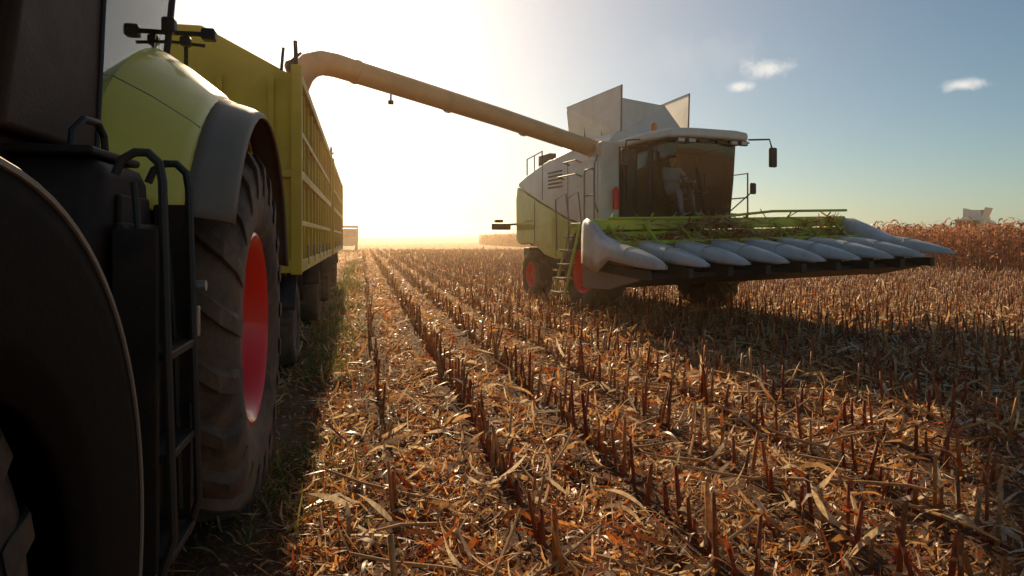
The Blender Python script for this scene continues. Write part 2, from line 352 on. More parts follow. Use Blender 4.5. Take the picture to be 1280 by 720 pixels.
# ---------------------------------------------------------------- TRACTOR (row frame)
def rowroot(name,u,v):
    X,Y=row2w(u,v); return Root(name,(u,v,0),(X,Y,0),A)
T=rowroot('tractor',-1.87,3.)
wheel('rear_right_',(-.93,4.35,1.03),1.03,.70,.555,1,T,M['red'],lugs=21,lugh=.05,dish=.3)
wheel('rear_left_',(-2.81,4.35,1.03),1.03,.70,.555,-1,T,M['red'],lugs=21,lugh=.05,dish=.3)
wheel('front_right_',(-1.0,1.08,.72),.72,.56,.40,1,T,M['red'],lugs=18,lugh=.045)
wheel('front_left_',(-2.74,1.08,.72),.72,.56,.40,-1,T,M['red'],lugs=18,lugh=.045)
def arc(name,c,sec,a0,a1,mat,n=28,solid=.02,mir=None,fr=None):
    rows=[]
    for i in range(n+1):
        t=i/n; a=math.radians(a0+(a1-a0)*t); row=[]
        for s,r in sec:
            rr=r*(fr(t) if fr else 1); uu=s if mir is None else 2*mir-s
            row.append((uu,c[0]+rr*math.cos(a),c[1]+rr*math.sin(a)))
        rows.append(row)
    return loft(name,rows,mat,T,solid=solid)
for nm,mir in (('right_',None),('left_',-1.87)):
    arc(nm+'rear_fender',(4.35,1.05),[(-1.55,1.60),(-1.35,1.66),(-1.15,1.61),(-.95,1.48),(-.80,1.36),(-.74,1.30)],153,18,M['fender'],mir=mir)
    arc(nm+'rear_fender_lip',(4.35,1.05),[(-.755,1.318),(-.70,1.295),(-.62,1.27),(-.575,1.25),(-.56,1.225)],152,14,M['lip'],mir=mir,solid=.018)
    arc(nm+'front_mudguard',(1.25,.76),[(-1.32,.84),(-1.32,.94),(-1.25,.965),(-.72,.97),(-.66,.965),(-.645,.95),(-.645,.90),(-.650,.78),(-.655,.66),(-.67,.55)],-22,150,M['guard'],mir=mir,n=40)
    arc(nm+'mudguard_rim',(1.25,.76),[(-.640,.968),(-.632,.962),(-.632,.952),(-.640,.948)],-22,150,M['lip'],mir=mir,solid=.004,n=40)
    for sa in (128,72,40):
        sec=[(-1.55,1.602),(-1.35,1.662),(-1.15,1.612),(-.95,1.482),(-.80,1.362),(-.757,1.322)]
        rows=[[((s if mir is None else 2*mir-s),4.35+(r+.010)*math.cos(math.radians(sa+d)),1.05+(r+.010)*math.sin(math.radians(sa+d))) for s,r in sec] for d in (-.15,.15)]
        loft(nm+'fender_seam_%d'%sa,rows,M['lip'],T,solid=.002)
prism('rear_right_inner_wall',[(4.35+1.58*math.cos(math.radians(a)),1.05+1.58*math.sin(math.radians(a))) for a in range(15,166,10)]+[(2.9,.9),(5.8,.9)],'x',-1.60,-1.55,M['dark'],T)
prism('rear_left_inner_wall',[(4.35+1.58*math.cos(math.radians(a)),1.05+1.58*math.sin(math.radians(a))) for a in range(15,166,10)]+[(2.9,.9),(5.8,.9)],'x',-2.19,-2.14,M['dark'],T)
box('chassis',(-2.2,-1.54),(-.6,5.2),(.55,1.15),M['black'],T,.03)
tube('rear_axle',[(-2.8,4.35,1.03),(-.95,4.35,1.03)],.16,M['black'],T)
tube('front_axle',[(-2.7,1.08,.72),(-1.0,1.08,.72)],.10,M['black'],T)
prism('hood',[(-1.0,1.05),(-1.05,1.55),(-.9,1.85),(.2,2.02),(2.2,2.12),(2.2,1.15)],'x',-2.32,-1.42,M['lime'],T,.08)
box('grille',(-2.2,-1.54),(-1.09,-1.0),(1.1,1.6),M['black'],T,.02)
box('front_weight',(-2.3,-1.44),(-1.6,-1.1),(.6,1.0),M['black'],T,.06)
cu0,cu1=-2.69,-1.05
prism('cab_lower_body',[(2.15,1.2),(2.15,2.0),(2.4,1.95),(3.05,1.95),(3.3,2.2),(4.2,2.5),(4.4,2.4),(4.4,1.3)],'x',cu0+.03,-1.12,M['dark'],T,.02)
box('cab_roof',(cu0-.05,cu1+.06),(2.0,4.6),(3.12,3.36),M['white'],T,.08)
for nm,x0,x1 in (('right_',-1.14,-1.04),('left_',-2.70,-2.60)):
    prism(nm+'door_pillar',[(2.30,1.90),(3.06,1.90),(3.20,3.12),(2.62,3.12)],'x',x0,x1,M['pillar'],T,.025)
    prism(nm+'front_pillar',[(2.12,1.9),(2.2,1.9),(2.12,3.12),(2.04,3.12)],'x',x0,x1,M['pillar'],T,.01)
    tube(nm+'rear_pillar',[((x0+x1)/2,4.18,2.45),((x0+x1)/2,4.40,3.14)],.022,M['black'],T)
    prism(nm+'side_glass',[(3.06,2.0),(4.12,2.5),(4.34,3.12),(3.2,3.12)],'x',(x0+x1)/2-.004,(x0+x1)/2+.004,M['glass'],T,0)
    prism(nm+'door_glass',[(2.2,2.0),(2.4,2.0),(2.6,3.12),(2.12,3.12)],'x',(x0+x1)/2-.004,(x0+x1)/2+.004,M['glass'],T,0)
tubes('pillar_seal',[([(-1.035,3.03,1.93),(-1.035,3.17,3.1)],.010)],M['black'],T)
prism('cab_windshield',[(cu0+.1,1.95),(cu1-.1,1.95),(cu1-.1,3.12),(cu0+.1,3.12)],'y',2.10,2.108,M['glass'],T,0)
prism('cab_rear_window',[(cu0+.1,2.45),(cu1-.1,2.45),(cu1-.1,3.12),(cu0+.1,3.12)],'y',4.30,4.308,M['glass'],T,0)
box('driver_seat',(-2.15,-1.6),(3.2,3.7),(2.0,2.45),M['black'],T,.06)
box('seat_backrest',(-2.12,-1.63),(3.62,3.78),(2.4,2.95),M['black'],T,.05)
tubes('fender_lamp_bracket',[([(-1.20,4.3,2.62),(-1.20,4.3,2.76),(-.86,4.33,2.77)],.015),([(-1.0,4.3,2.76),(-1.0,4.3,2.55)],.012),([(-1.25,4.3,2.72),(-.9,4.32,2.70)],.010)],M['black'],T)
boxes('fender_lamps',[((-1.17,-1.05),(4.24,4.32),(2.75,2.84)),((-.92,-.84),(4.28,4.36),(2.73,2.80)),((-1.03,-.97),(4.26,4.32),(2.68,2.74))],M['black'],T,.015)
prism('fuel_tank',[(2.40,.62),(2.98,.55),(3.02,1.55),(2.96,1.84),(2.50,1.84),(2.42,1.7)],'x',-1.35,-.82,M['dark'],T,.07)
prism('tank_side_cover',[(2.5,.75),(2.9,.7),(2.94,1.5),(2.88,1.72),(2.56,1.72)],'x',-.82,-.80,M['dark'],T,.01)
box('tank_lid',(-1.3,-.86),(2.48,2.98),(1.845,1.875),M['dark'],T,.012)
tubes('tank_grab_handle',[([(-.95,2.55,1.85),(-.95,2.56,1.93),(-.93,2.60,1.975),(-.92,2.70,1.98),(-.92,2.76,1.94),(-.92,2.78,1.85)],.013)],M['black'],T)
rails=[]
for vv in (2.50,2.86):
    rails.append(([(-.80,vv,1.78),(-.78,vv,1.83),(-.74,vv,1.855),(-.70,vv,1.855),(-.665,vv,1.82),(-.655,vv,1.76),(-.64,vv,1.2),(-.62,vv,.55),(-.66,vv,.42)],.015))
    rails.append(([(-.76,vv+.06,1.76),(-.72,vv+.06,1.2),(-.70,vv+.06,.5)],.012))
tubes('step_rails',rails,M['black'],T)
box('step_back_panel',(-.80,-.76),(2.46,2.96),(.5,1.62),M['dark'],T,.02)
boxes('steps',[((-.76,-.63),(2.52,2.86),(z,z+.03)) for z in (.45,.80,1.15)],M['dark'],T,.006)
boxes('step_frame',[((-.80,-.66),(2.46,2.49),(.45,1.6)),((-.80,-.66),(2.92,2.95),(.42,1.7))],M['dark'],T,.008)
boxes('latches',[((-.655,-.625),(2.88,2.92),(1.18,1.30)),((-.66,-.63),(2.88,2.93),(.86,.92))],M['steel'],T,.006)
tubes('latch_knob',[([(-.64,2.9,1.38),(-.60,2.9,1.38)],.022)],M['steel'],T,12)
tubes('tractor_drawbar',[([(-1.87,5.1,.6),(-1.87,5.7,.6)],.06)],M['black'],T)

# ---------------------------------------------------------------- TRAILERS
def trailer(v0,v1,axles,first):
    uo,ui=-.70,-3.20; uc=(uo+ui)/2
    R=rowroot('farm_trailer',uc,(v0+v1)/2)
    zb,zt=1.28,3.22
    for nm,x in (('right_',uo),('left_',ui)):
        sg=1 if x==uo else -1
        box(nm+'side_wall',(x-.04,x+.0),(v0,v1),(zb,zt),M['tlime'],R,.004)
        ribs=[];nn=int((v1-v0)/.62)
        for i in range(nn+1):
            y=v0+.04+(v1-v0-.08)*i/nn; ribs.append(((x+.002,x+.060) if sg>0 else (x-.11,x-.042),(y-.03,y+.03),(zb,zt-.02)))
        boxes(nm+'side_ribs',ribs,M['tlime'],R,.008)
        o0,o1=(x+.002,x+.055) if sg>0 else (x-.095,x-.042)
        boxes(nm+'side_rails',[((o0,o1+.03),(v0-.02,v1+.02),(zt-.0,zt+.10)),((o0,o1+.035),(v0-.02,v1+.02),(zb-.08,zb+.05)),((o0,o1+.02),(v0,v1),(2.2,2.30)),((o0,o1+.012),(v0,v1),(1.70,1.76)),((o0,o1+.012),(v0,v1),(2.68,2.74))],M['tlime'],R,.008)
        box(nm+'tarp_roll',(x-.10,x+.04),(v0,v1),(zt+.11,zt+.24),M['lip'],R,.05)
    gab=[(ui,zb),(uo,zb),(uo,zt+.05),(uc+.35,zt+.52),(uc-.35,zt+.52),(ui,zt+.05)]
    prism('front_wall',gab,'y',v0-.05,v0-.01,M['tlime'],R,.004)
    prism('rear_wall',[(a,min(b,zt+.1)) for a,b in gab],'y',v1+.01,v1+.05,M['tlime'],R,.004)
    fr=[((ui+.25+i*.5,ui+.31+i*.5),(v0-.10,v0-.052),(zb,zt+.02)) for i in range(5)]+[((ui,uo),(v0-.11,v0-.055),(zb-.08,zb+.06)),((ui,uo),(v0-.115,v0-.055),(2.2,2.28))]
    boxes('front_wall_ribs',fr,M['tlime'],R,.008)
    boxes('corner_posts',[((uo-.02,uo+.09),(v0-.12,v0-.0),(zb-.1,zt+.16)),((uo-.02,uo+.09),(v1,v1+.10),(zb-.1,zt+.12)),((ui-.09,ui+.02),(v0-.12,v0),(zb-.1,zt+.16)),((ui-.09,ui+.02),(v1,v1+.10),(zb-.1,zt+.12))],M['tlime'],R,.012)
    tubes('top_hooks',[([(uo+.03,v0-.05,zt+.1),(uo+.02,v0-.05,zt+.42)],.022),([(uo-.03,v0-.04,zt+.2),(uo+.08,v0-.04,zt+.30)],.015),([(uo-.12,v0-.05,zt+.1),(uo-.10,v0-.05,zt+.34)],.016)],M['black'],R)
    box('floor',(ui,uo),(v0,v1),(zb-.03,zb+.0),M['black'],R,.004)
    boxes('chassis',[((uc-.55,uc-.42),(v0,v1),(.98,1.25)),((uc+.42,uc+.55),(v0,v1),(.98,1.25))]+[((ui+.1,uo-.1),(y-.04,y+.04),(1.15,1.24)) for y in np.linspace(v0+.2,v1-.2,6)],M['black'],R)
    rows=[]
    for i in range(13):
        vv=v0+.02+(v1-v0-.04)*i/12
        rows.append([(ui+.02+(uo-.06-ui)*j/10,vv,2.75+.35*math.sin(math.pi*j/10)*(.6+.4*math.sin(math.pi*i/12))) for j in range(11)])
    loft('grain_load',rows,M['grain'],R)
    for i,va in enumerate(axles):
        wheel('right_%d_'%i,(-.98,va,.53),.53,.42,.29,1,R,M['lip'],lugs=0)
        wheel('left_%d_'%i,(-2.92,va,.53),.53,.42,.29,-1,R,M['lip'],lugs=0)
        tube('axle_%d'%i,[(-2.9,va,.53),(-1.0,va,.53)],.07,M['black'],R)
        boxes('springs_%d'%i,[((uc-.55,uc-.45),(va-.45,va+.45),(.62,.70)),((uc+.45,uc+.55),(va-.45,va+.45),(.62,.70)),((uc-.55,uc-.45),(va-.06,va+.06),(.6,1.0)),((uc+.45,uc+.55),(va-.06,va+.06),(.6,1.0))],M['black'],R)
        for sx in (-.98,-2.92):
            rows=[[(sx+du,va+.64*math.cos(math.radians(a)),.53+.64*math.sin(math.radians(a))) for du in (-.24,.24)] for a in range(20,161,10)]
            loft('mudguard_%d'%i,rows,M['black'],R,solid=.01)
    tubes('drawbar',[([(uc-.4,v0+.3,.95),(uc,v0-1.7 if first else v0-1.2,.62)],.05),([(uc+.4,v0+.3,.95),(uc,v0-1.7 if first else v0-1.2,.62)],.05)],M['black'],R)
    boxes('side_locks',[((uo+.075,uo+.10),(y,y+.05),(zb-.02,zb+.2)) for y in np.linspace(v0+.8,v1-.8,6)],M['steel'],R)
trailer(7.55,14.7,(8.7,13.2),True)
trailer(16.2,23.6,(17.4,22.2),False)

# ---------------------------------------------------------------- distant truck
TR=rowroot('truck',-1.6,84)
box('cargo_box',(-2.8,-.4),(82,88),(1.0,3.0),M['grey'],TR,.05)
prism('cab',[(79.9,.7),(79.9,1.5),(80.2,2.6),(81.8,2.7),(81.8,.7)],'x',-2.7,-.5,M['grey'],TR,.06)
prism('cab_glass',[(79.93,1.6),(80.14,2.45),(80.10,2.45),(79.89,1.6)],'x',-2.55,-.65,M['black'],TR,0)
box('frame',(-2.3,-.9),(80,88),(.6,.98),M['black'],TR,.02)
for i,va in enumerate((80.9,85.,86.6)):
    wheel('r%d_'%i,(-.6,va,.5),.5,.3,.28,1,TR,M['grey'],lugs=0); wheel('l%d_'%i,(-2.6,va,.5),.5,.3,.28,-1,TR,M['grey'],lugs=0)

# ---------------------------------------------------------------- COMBINE
def combine(loc,rot,full=True):
    R=Root('combine_harvester',(0,0,0),(loc[0],loc[1],0),rot)
    wheel('front_near_',(1.42,0,.86),.86,.62,.45,1,R,M['red'],lugs=18,lugh=.045)
    wheel('front_far_',(-1.42,0,.86),.86,.62,.45,-1,R,M['red'],lugs=18,lugh=.045)
    wheel('rear_near_',(1.12,-3.75,.60),.60,.42,.32,1,R,M['red'],lugs=16,lugh=.035)
    wheel('rear_far_',(-1.12,-3.75,.60),.60,.42,.32,-1,R,M['red'],lugs=16,lugh=.035)
    tube('front_axle',[(-1.4,0,.86),(1.4,0,.86)],.14,M['black'],R)
    tube('rear_axle',[(-1.1,-3.75,.6),(1.1,-3.75,.6)],.09,M['black'],R)
    box('chassis',(-.75,.75),(-4.2,.5),(.75,1.5),M['black'],R,.03)
    core=[(.1,1.75),(.1,3.45),(-2.7,3.5),(-3.9,3.3),(-4.35,3.1),(-4.45,1.7),(-3.9,1.35),(-1.3,1.3),(-1.0,1.75)]
    prism('body_core',core,'x',-1.25,1.25,M['grey'],R,.04)
    whitep=[(.12,1.85),(.12,3.55),(-.9,3.58),(-2.7,3.40),(-3.8,3.2),(-4.36,3.05),(-4.40,2.95),(-2.9,2.46),(-1.4,2.02),(-.6,1.86)]
    limep=[(.10,1.83),(-.6,1.84),(-1.4,2.0),(-2.9,2.44),(-4.42,2.93),(-4.52,2.6),(-4.50,1.55),(-4.35,1.42),(-4.15,1.38),(-3.6,1.42),(-3.1,1.35),(-2.6,1.15),(-1.9,1.05),(-1.15,1.15),(-.98,1.60),(-.75,1.78)]
    for nm,a,bb in (('near_',1.26,1.40),('far_',-1.40,-1.26)):
        prism(nm+'white_side_panel',whitep,'x',a,bb,M['white'],R,.035)
        prism(nm+'lime_side_panel',limep,'x',a,bb+(.02 if bb>0 else 0),M['lime'],R,.035)
        s=1 if a>0 else -1
        boxes(nm+'panel_seams',[((s*1.404-.003,s*1.404+.003),(y-.008,y+.008),(zl,3.35)) for y,zl in ((-1.3,2.05),(-2.75,2.5))]+[((s*1.424-.003,s*1.424+.003),(y-.008,y+.008),(zl,zh)) for y,zl,zh in ((-1.9,1.1,2.1),(-3.2,1.42,2.5))],M['black'],R,0)
        boxes(nm+'cooling_grille',[((s*1.406-.004,s*1.406+.004),(-2.4,-1.6),(2.75+.09*k,2.79+.09*k)) for k in range(5)],M['black'],R,0)
    prism('rear_hood',[(-4.3,1.5),(-4.3,3.0),(-4.6,2.85),(-4.8,2.2),(-4.7,1.4)],'x',-1.2,1.2,M['lime'],R,.06)
    boxes('rear_spreader',[((-1.0,1.0),(-5.0,-4.6),(1.0,1.3))],M['black'],R,.04)
    tubes('rear_marker_arm',[([(1.1,-4.6,1.95),(2.0,-4.7,1.9)],.03)],M['black'],R)
    boxes('rear_marker_board',[((1.5,2.05),(-4.75,-4.68),(1.78,1.95)),((1.75,1.95),(-4.8,-4.6),(1.98,2.06))],M['black'],R,.02)
    box('near_front_column',(.98,1.40),(.13,.32),(1.88,3.58),M['white'],R,.04)
    box('far_front_column',(-1.40,-.98),(.13,.32),(1.88,3.58),M['white'],R,.04)
    prism('grain_tank',[(-1.15,3.5),(1.15,3.5),(.85,3.86),(-1.15,3.86)],'y',-2.7,-.05,M['white'],R,.03)
    boxes('engine_deck',[((-.9,.9),(-4.0,-2.8),(3.3,3.55))],M['lime'],R,.05)
    boxes('engine_grille',[((.2,.95),(-3.9,-3.0),(3.56,3.66)),((.95,1.15),(-3.6,-2.9),(3.42,3.7))],M['black'],R,.02)
    tubes('exhaust',[([(.6,-3.1,3.5),(.6,-3.1,3.95),(.6,-3.25,4.05)],.06)],M['steel'],R,12)
    tubes('deck_rails',[([(1.3,-3.0,3.3),(1.3,-3.0,3.75),(1.3,-4.0,3.65),(1.3,-4.0,3.15)],.018),([(1.3,-3.5,3.2),(1.3,-3.5,3.7)],.015)],M['black'],R)
    def plate(name,q,mat,th=.03):
        mk(name,q,[(0,1,2,3)],mat,R,solid=th)
    plate('near_tank_flap',[(.72,-.10,3.84),(.72,-2.5,3.84),(.84,-2.5,4.78),(.70,-.10,4.86)],M['white'])
    plate('far_tank_flap',[(-1.05,-.15,3.86),(-1.05,-2.5,3.86),(-1.45,-2.4,4.85),(-1.30,-.45,4.88)],M['white'])
    plate('front_tank_flap',[(.69,-.2,3.86),(-1.03,-.2,3.86),(-.80,-.70,4.60),(.66,-.5,4.68)],M['white'])
    plate('rear_tank_flap',[(.75,-2.5,3.86),(-1.05,-2.5,3.86),(-1.3,-2.6,4.7),(.8,-2.6,4.72)],M['grey'])
    tubes('flap_frame',[([(.705,-.10,3.86),(.69,-.09,4.86),(.84,-2.5,4.79)],.02),([(-1.05,-.15,3.86),(-1.30,-.45,4.89),(-1.45,-2.4,4.86)],.02),([(.66,-.5,4.69),(-.80,-.70,4.61)],.015),([(.745,-.9,3.86),(.745,-.9,4.83)],.014),([(.765,-1.7,3.86),(.775,-1.7,4.80)],.014)],M['grey'],R)
    z0,z1=1.95,3.42
    boxes('cab_floor',[((-.94,.94),(.2,1.75),(1.80,1.95))],M['grey'],R,.03)
    pl=[(.88,.34),(.90,1.30),(.66,1.78),(0,1.88),(-.66,1.78),(-.90,1.30),(-.88,.34)]
    top=[(.90,.34),(.93,1.40),(.68,1.92),(0,2.02),(-.68,1.92),(-.93,1.40),(-.90,.34)]
    rows=[[(p[0],p[1],z0) for p in pl],[((p[0]+q[0])/2,(p[1]+q[1])/2+.02,(z0+z1)/2) for p,q in zip(pl,top)],[(p[0],p[1],z1) for p in top]]
    loft('cab_glass',rows,M['glass'],R)
    tubes('cab_pillars',[([(pl[i][0],pl[i][1],z0-.02),((pl[i][0]+top[i][0])/2,(pl[i][1]+top[i][1])/2+.02,(z0+z1)/2),(top[i][0],top[i][1],z1+.02)],.035 if i in(0,6) else .045) for i in (0,1,5,6)]+[([(.90,.82,z0),(.92,.88,z1)],.02)],M['black'],R)
    boxes('cab_rear_wall',[((-.88,.88),(.33,.36),(z0,z1))],M['inner'],R,.01)
    boxes('cab_headliner',[((-.80,.80),(.38,1.7),(3.39,3.405))],M['inner'],R,0)
    tubes('cab_glass_seal',[([(a,b,z0+.02) for a,b in pl],.03),([(a,b,z1-.02) for a,b in top],.03)],M['black'],R)
    roof=[(1.0,.2),(1.05,1.45),(.88,2.05),(.5,2.20),(-.5,2.20),(-.88,2.05),(-1.05,1.45),(-1.0,.2)]
    prism('cab_roof',roof,'z',3.44,3.62,M['white'],R,.06)
    boxes('cab_roof_underside',[((-.96,.96),(.3,2.0),(3.41,3.438))],M['black'],R,.01)
    boxes('roof_work_lights',[((x-.09,x+.09),(2.06,2.13),(3.34,3.435)) for x in (-.72,-.48,.48,.72)]+[((x-.08,x+.08),(2.06,2.11),(3.37,3.435)) for x in (-.2,.2)],M['black'],R,.015)
    boxes('work_light_lenses',[((x-.07,x+.07),(2.132,2.14),(3.355,3.42)) for x in (-.72,-.48,.48,.72)],M['snout'],R,.004)
    tubes('beacon',[( [(.75,1.25,3.62),(.75,1.25,3.70),(.75,1.25,3.80),(.75,1.25,3.84)],[.07,.065,.06,.02])],M['orange'],R,12)
    boxes('driver_seat',[((-.25,.25),(.50,.60),(2.4,3.0)),((-.27,.27),(.55,1.05),(2.3,2.42)),((-.12,.12),(.7,.95),(1.95,2.3)),((-.55,-.32),(.6,1.3),(2.45,2.55))],M['black'],R,.05)
    tubes('steering_column',[([(0,1.5,1.95),(0,1.35,2.6)],.05)]+[([(.2*math.cos(t),1.33-.06*math.sin(t),2.62+.19*math.sin(t)) for t in np.linspace(0,6.283,17)],.015)],M['black'],R)
    boxes('monitor',[((-.6,-.35),(1.35,1.4),(2.6,2.85))],M['black'],R,.01)
    tubes('wiper',[([(0,1.93,2.0),(.25,1.97,2.9)],.012)],M['black'],R)
    tubes('mirror_arms',[([(-1.0,1.9,3.5),(-1.35,2.1,3.5),(-1.40,2.12,3.30)],.018),([(1.05,1.2,3.5),(1.4,1.3,3.45),(1.42,1.3,3.3)],.016),([(-1.05,1.0,1.95),(-1.35,1.6,2.5)],.014)],M['black'],R)
    boxes('mirrors',[((-1.50,-1.33),(2.08,2.16),(2.95,3.34)),((1.35,1.5),(1.26,1.33),(2.95,3.3)),((-1.42,-1.27),(1.6,1.66),(2.45,2.68))],M['black'],R,.03)
    boxes('cab_platform',[((1.0,1.97),(.34,1.0),(1.80,1.87)),((1.42,1.97),(-.1,.34),(1.80,1.87)),((-1.5,-1.0),(.34,1.4),(1.80,1.86))],M['lime'],R,.01)
    tubes('platform_rails',[([(1.94,.58,1.87),(1.94,.58,2.85),(1.94,.64,2.92),(1.94,.95,2.92),(1.94,1.0,2.85),(1.94,1.0,1.87)],.02),([(1.94,.6,2.4),(1.94,1.0,2.4)],.016),
        ([(-1.45,.35,1.86),(-1.45,.35,2.9),(-1.45,1.35,2.9),(-1.45,1.35,1.86)],.018),([(-1.45,.35,2.4),(-1.45,1.35,2.4)],.015),
        ([(1.43,.2,2.1),(1.52,.22,2.3),(1.52,.22,3.1),(1.43,.2,3.3)],.018),([(1.45,-.5,2.9),(1.6,-.5,2.95),(1.6,-1.4,2.95),(1.45,-1.4,2.9)],.016),([(1.45,-.5,3.2),(1.6,-.5,3.25),(1.6,-1.1,3.25),(1.45,-1.1,3.2)],.016),
        ([(1.97,-.05,1.85),(2.05,-.05,2.5),(2.28,-.05,2.35),(2.25,-.05,1.3)],.016),([(1.97,.52,1.85),(2.05,.52,2.5),(2.28,.52,2.35),(2.25,.52,1.3)],.016)],M['grey'],R)
    tubes('fire_extinguisher',[([(1.15,.46,2.15),(1.15,.46,2.2),(1.15,.46,2.55),(1.15,.46,2.62)],[.05,.07,.07,.02])],M['red'],R,12)
    lad=[]
    for y in (.0,.46): lad.append(([(1.97,y,1.84),(2.34,y,.36)],.034))
    tubes('ladder_rails',lad,M['lime'],R,6)
    boxes('ladder_steps',[((1.97+.37*(1-(z-.36)/1.48)-.11,1.97+.37*(1-(z-.36)/1.48)+.11),(.0,.46),(z-.02,z+.02)) for z in (.46,.74,1.02,1.30,1.58)],M['lip'],R,.004)
    prism('feeder_house',[(.5,1.0),(.5,1.75),(1.2,1.72),(2.3,1.45),(2.3,.72),(1.3,.8)],'x',-.65,.65,M['lime'],R,.03)
    tubes('feeder_hoses',[([(.66,.9,1.6),(.8,1.4,1.75),(.8,2.0,1.7),(.7,2.3,1.5)],.02),([(.3,1.2,1.78),(.5,1.8,1.9),(.6,2.3,1.7)],.018)],M['black'],R)
    if not full: return R
    xl,xr=2.70,-3.12
    dz=lambda x:.022*(2.78-x)
    def sl(name,y,z,mat,bev=.02,x0=xr,x1=xl):
        V=[(x,b,c+dz(x)) for x in (x0,x1) for b in y for c in z]
        mk(name,V,[(0,1,3,2),(4,6,7,5),(0,4,5,1),(2,3,7,6),(0,2,6,4),(1,5,7,3)],mat,R,bevel=bev)
    def sp(name,poly,x0,x1,mat,bev=.015):
        n=len(poly); V=[(x,a,c+dz(x)) for x in (x0,x1) for a,c in poly]
        mk(name,V,[tuple(range(n)),tuple(range(2*n-1,n-1,-1))]+[(i,(i+1)%n,(i+1)%n+n,i+n) for i in range(n)],mat,R,bevel=bev)
    sl('header_back_wall',(2.20,2.26),(.80,1.66),M['lime'])
    sl('header_top_beam',(2.12,2.30),(1.68,1.88),M['lime'],.03)
    sl('header_mid_beam',(2.72,2.80),(1.36,1.50),M['lime'],.02)
    sl('header_lower_beam',(2.15,2.5),(.70,.84),M['black'],.03)
    sp('header_floor',[(2.27,.86),(2.27,.98),(2.9,.92),(3.9,1.00),(3.95,.93),(3.0,.74),(2.6,.72)],xr,xl,M['black'])
    for nm,x0,x1 in (('near_',xl,xl+.05),('far_',xr-.05,xr)):
        sp(nm+'header_end_sheet',[(2.1,.70),(2.1,1.78),(2.5,1.72),(3.1,1.35),(3.9,1.06),(3.95,.92),(3.0,.72)],x0,x1,M['grey'])
    V,F=tubev([(xr+.05,2.52,1.28+dz(xr)),(xl-.05,2.52,1.28)],.11,16); mk('auger_tube',V,F,M['steel'],R,smooth=True)
    V=[];F=[];nn=330
    for i in range(nn+1):
        x=xl-.08-(xl-xr-.16)*i/nn; tt=i/nn*2*math.pi*13*(1 if i<nn/2 else -1)
        for r in (.11,.2): V.append((x,2.52+r*math.cos(tt),1.28+dz(x)+r*math.sin(tt)))
    for i in range(nn): F.append((2*i,2*i+1,2*i+3,2*i+2))
    mk('auger_flighting',V,F,M['steel'],R,smooth=True,solid=.008)
    cs=[]; fr=[]
    npit=9
    seams=[]
    for i in range(npit):
        xi=2.72-.728*i
        secs=[(2.90,.14,1.42,.20),(2.96,.185,1.46,.23),(3.3,.21,1.435,.22),(3.75,.195,1.37,.20),(4.15,.145,1.285,.16),(4.45,.075,1.205,.10),(4.62,.02,1.14,.03)]
        if i==0: secs=[(2.10,.05,1.84,.7),(2.22,.07,1.88,.75),(2.5,.09,1.80,.75),(2.8,.12,1.60,.6)]+[(a,b*.9,c+.02,d+.03) for a,b,c,d in secs[2:]]
        if i==npit-1: secs=[(2.15,.10,1.82,.5),(2.5,.15,1.80,.5),(2.8,.18,1.68,.45)]+[(a,b,c+.03,d) for a,b,c,d in secs[2:]]
        rows=[]
        for y,w,zt,h in secs:
            row=[]
            for cx,cz in ((-1,-.05),(-1,.25),(-.95,.60),(-.80,.86),(-.42,.97),(0,1),(.42,.97),(.80,.86),(.95,.60),(1,.25),(1,-.05)):
                row.append((xi+w*cx,y,zt+dz(xi)+.02-h+h*cz))
            rows.append(row)
        loft('snout_%d'%i,rows,M['snout'],R,solid=.012)
        r0=rows[0]; mk('snout_cap_%d'%i,r0,[tuple(range(11))],M['grey'],R)
        y,w,zt,h=[q for q in secs if abs(q[0]-3.75)<.01][0]
        seams.append(([(xi+w*1.01*cx,y,zt+dz(xi)+.028-h+h*cz) for cx,cz in ((-1,.0),(-1,.25),(-.95,.62),(-.80,.88),(-.42,.99),(0,1.02),(.42,.99),(.80,.88),(.95,.62),(1,.25),(1,.0))],.005))
        fr.append(((xi-.05,xi+.05),(2.3,4.2),(1.03,1.18)))
        if i<npit-1: cs.append((xi-.364,i))
    tubes('snout_straps',seams,M['grey'],R,5)
    V=[];F=[]
    for x,y,z in fr:
        o=len(V); V+=[(a,b,c+dz(a)-(b-2.3)*.05) for a in x for b in y for c in z]; F+=[tuple(i+o for i in q) for q in [(0,1,3,2),(4,6,7,5),(0,4,5,1),(2,3,7,6),(0,2,6,4),(1,5,7,3)]]
    mk('row_unit_frames',V,F,M['black'],R,bevel=.01)
    bx=[];ch=[]
    for xg,i in cs:
        for s in (-1,1):
            bx.append(((xg+s*.05-.03,xg+s*.05+.03),(2.85,4.0),(1.08+dz(xg),1.11+dz(xg))))
            ch.append(([(xg+s*.08,2.8,1.17+dz(xg)),(xg+s*.08,4.0,1.12+dz(xg))],.018))
            for k in range(6): ch.append(([(xg+s*.08,2.9+k*.2,1.16+dz(xg)),(xg+s*.01,2.93+k*.2,1.17+dz(xg))],.012))
    boxes('deck_plates',bx,M['steel'],R,.004); tubes('gathering_chains',ch,M['black'],R,6)
    boxes('row_unit_hoods',[((xg-.07,xg+.07),(2.82,3.05),(1.2+dz(xg),1.42+dz(xg))) for xg,i in cs],M['lime'],R,.03)
    br=[]
    for x in np.linspace(xr+.3,xl-.3,9): br.append(([(x,2.1,1.7+dz(x)),(x,2.08,.85+dz(x))],.035))
    br.append(([(xr+.1,2.4,1.99+dz(xr)),(-1.2,2.35,1.99+dz(-1.2)),(.2,2.4,1.94),(xl-.3,2.4,1.90)],.025))
    for x in (-2.6,-1.6,-.6,.5,1.5,2.3): br.append(([(x,2.22,1.80+dz(x)),(x,2.4,1.98+dz(x)*.8)],.018))
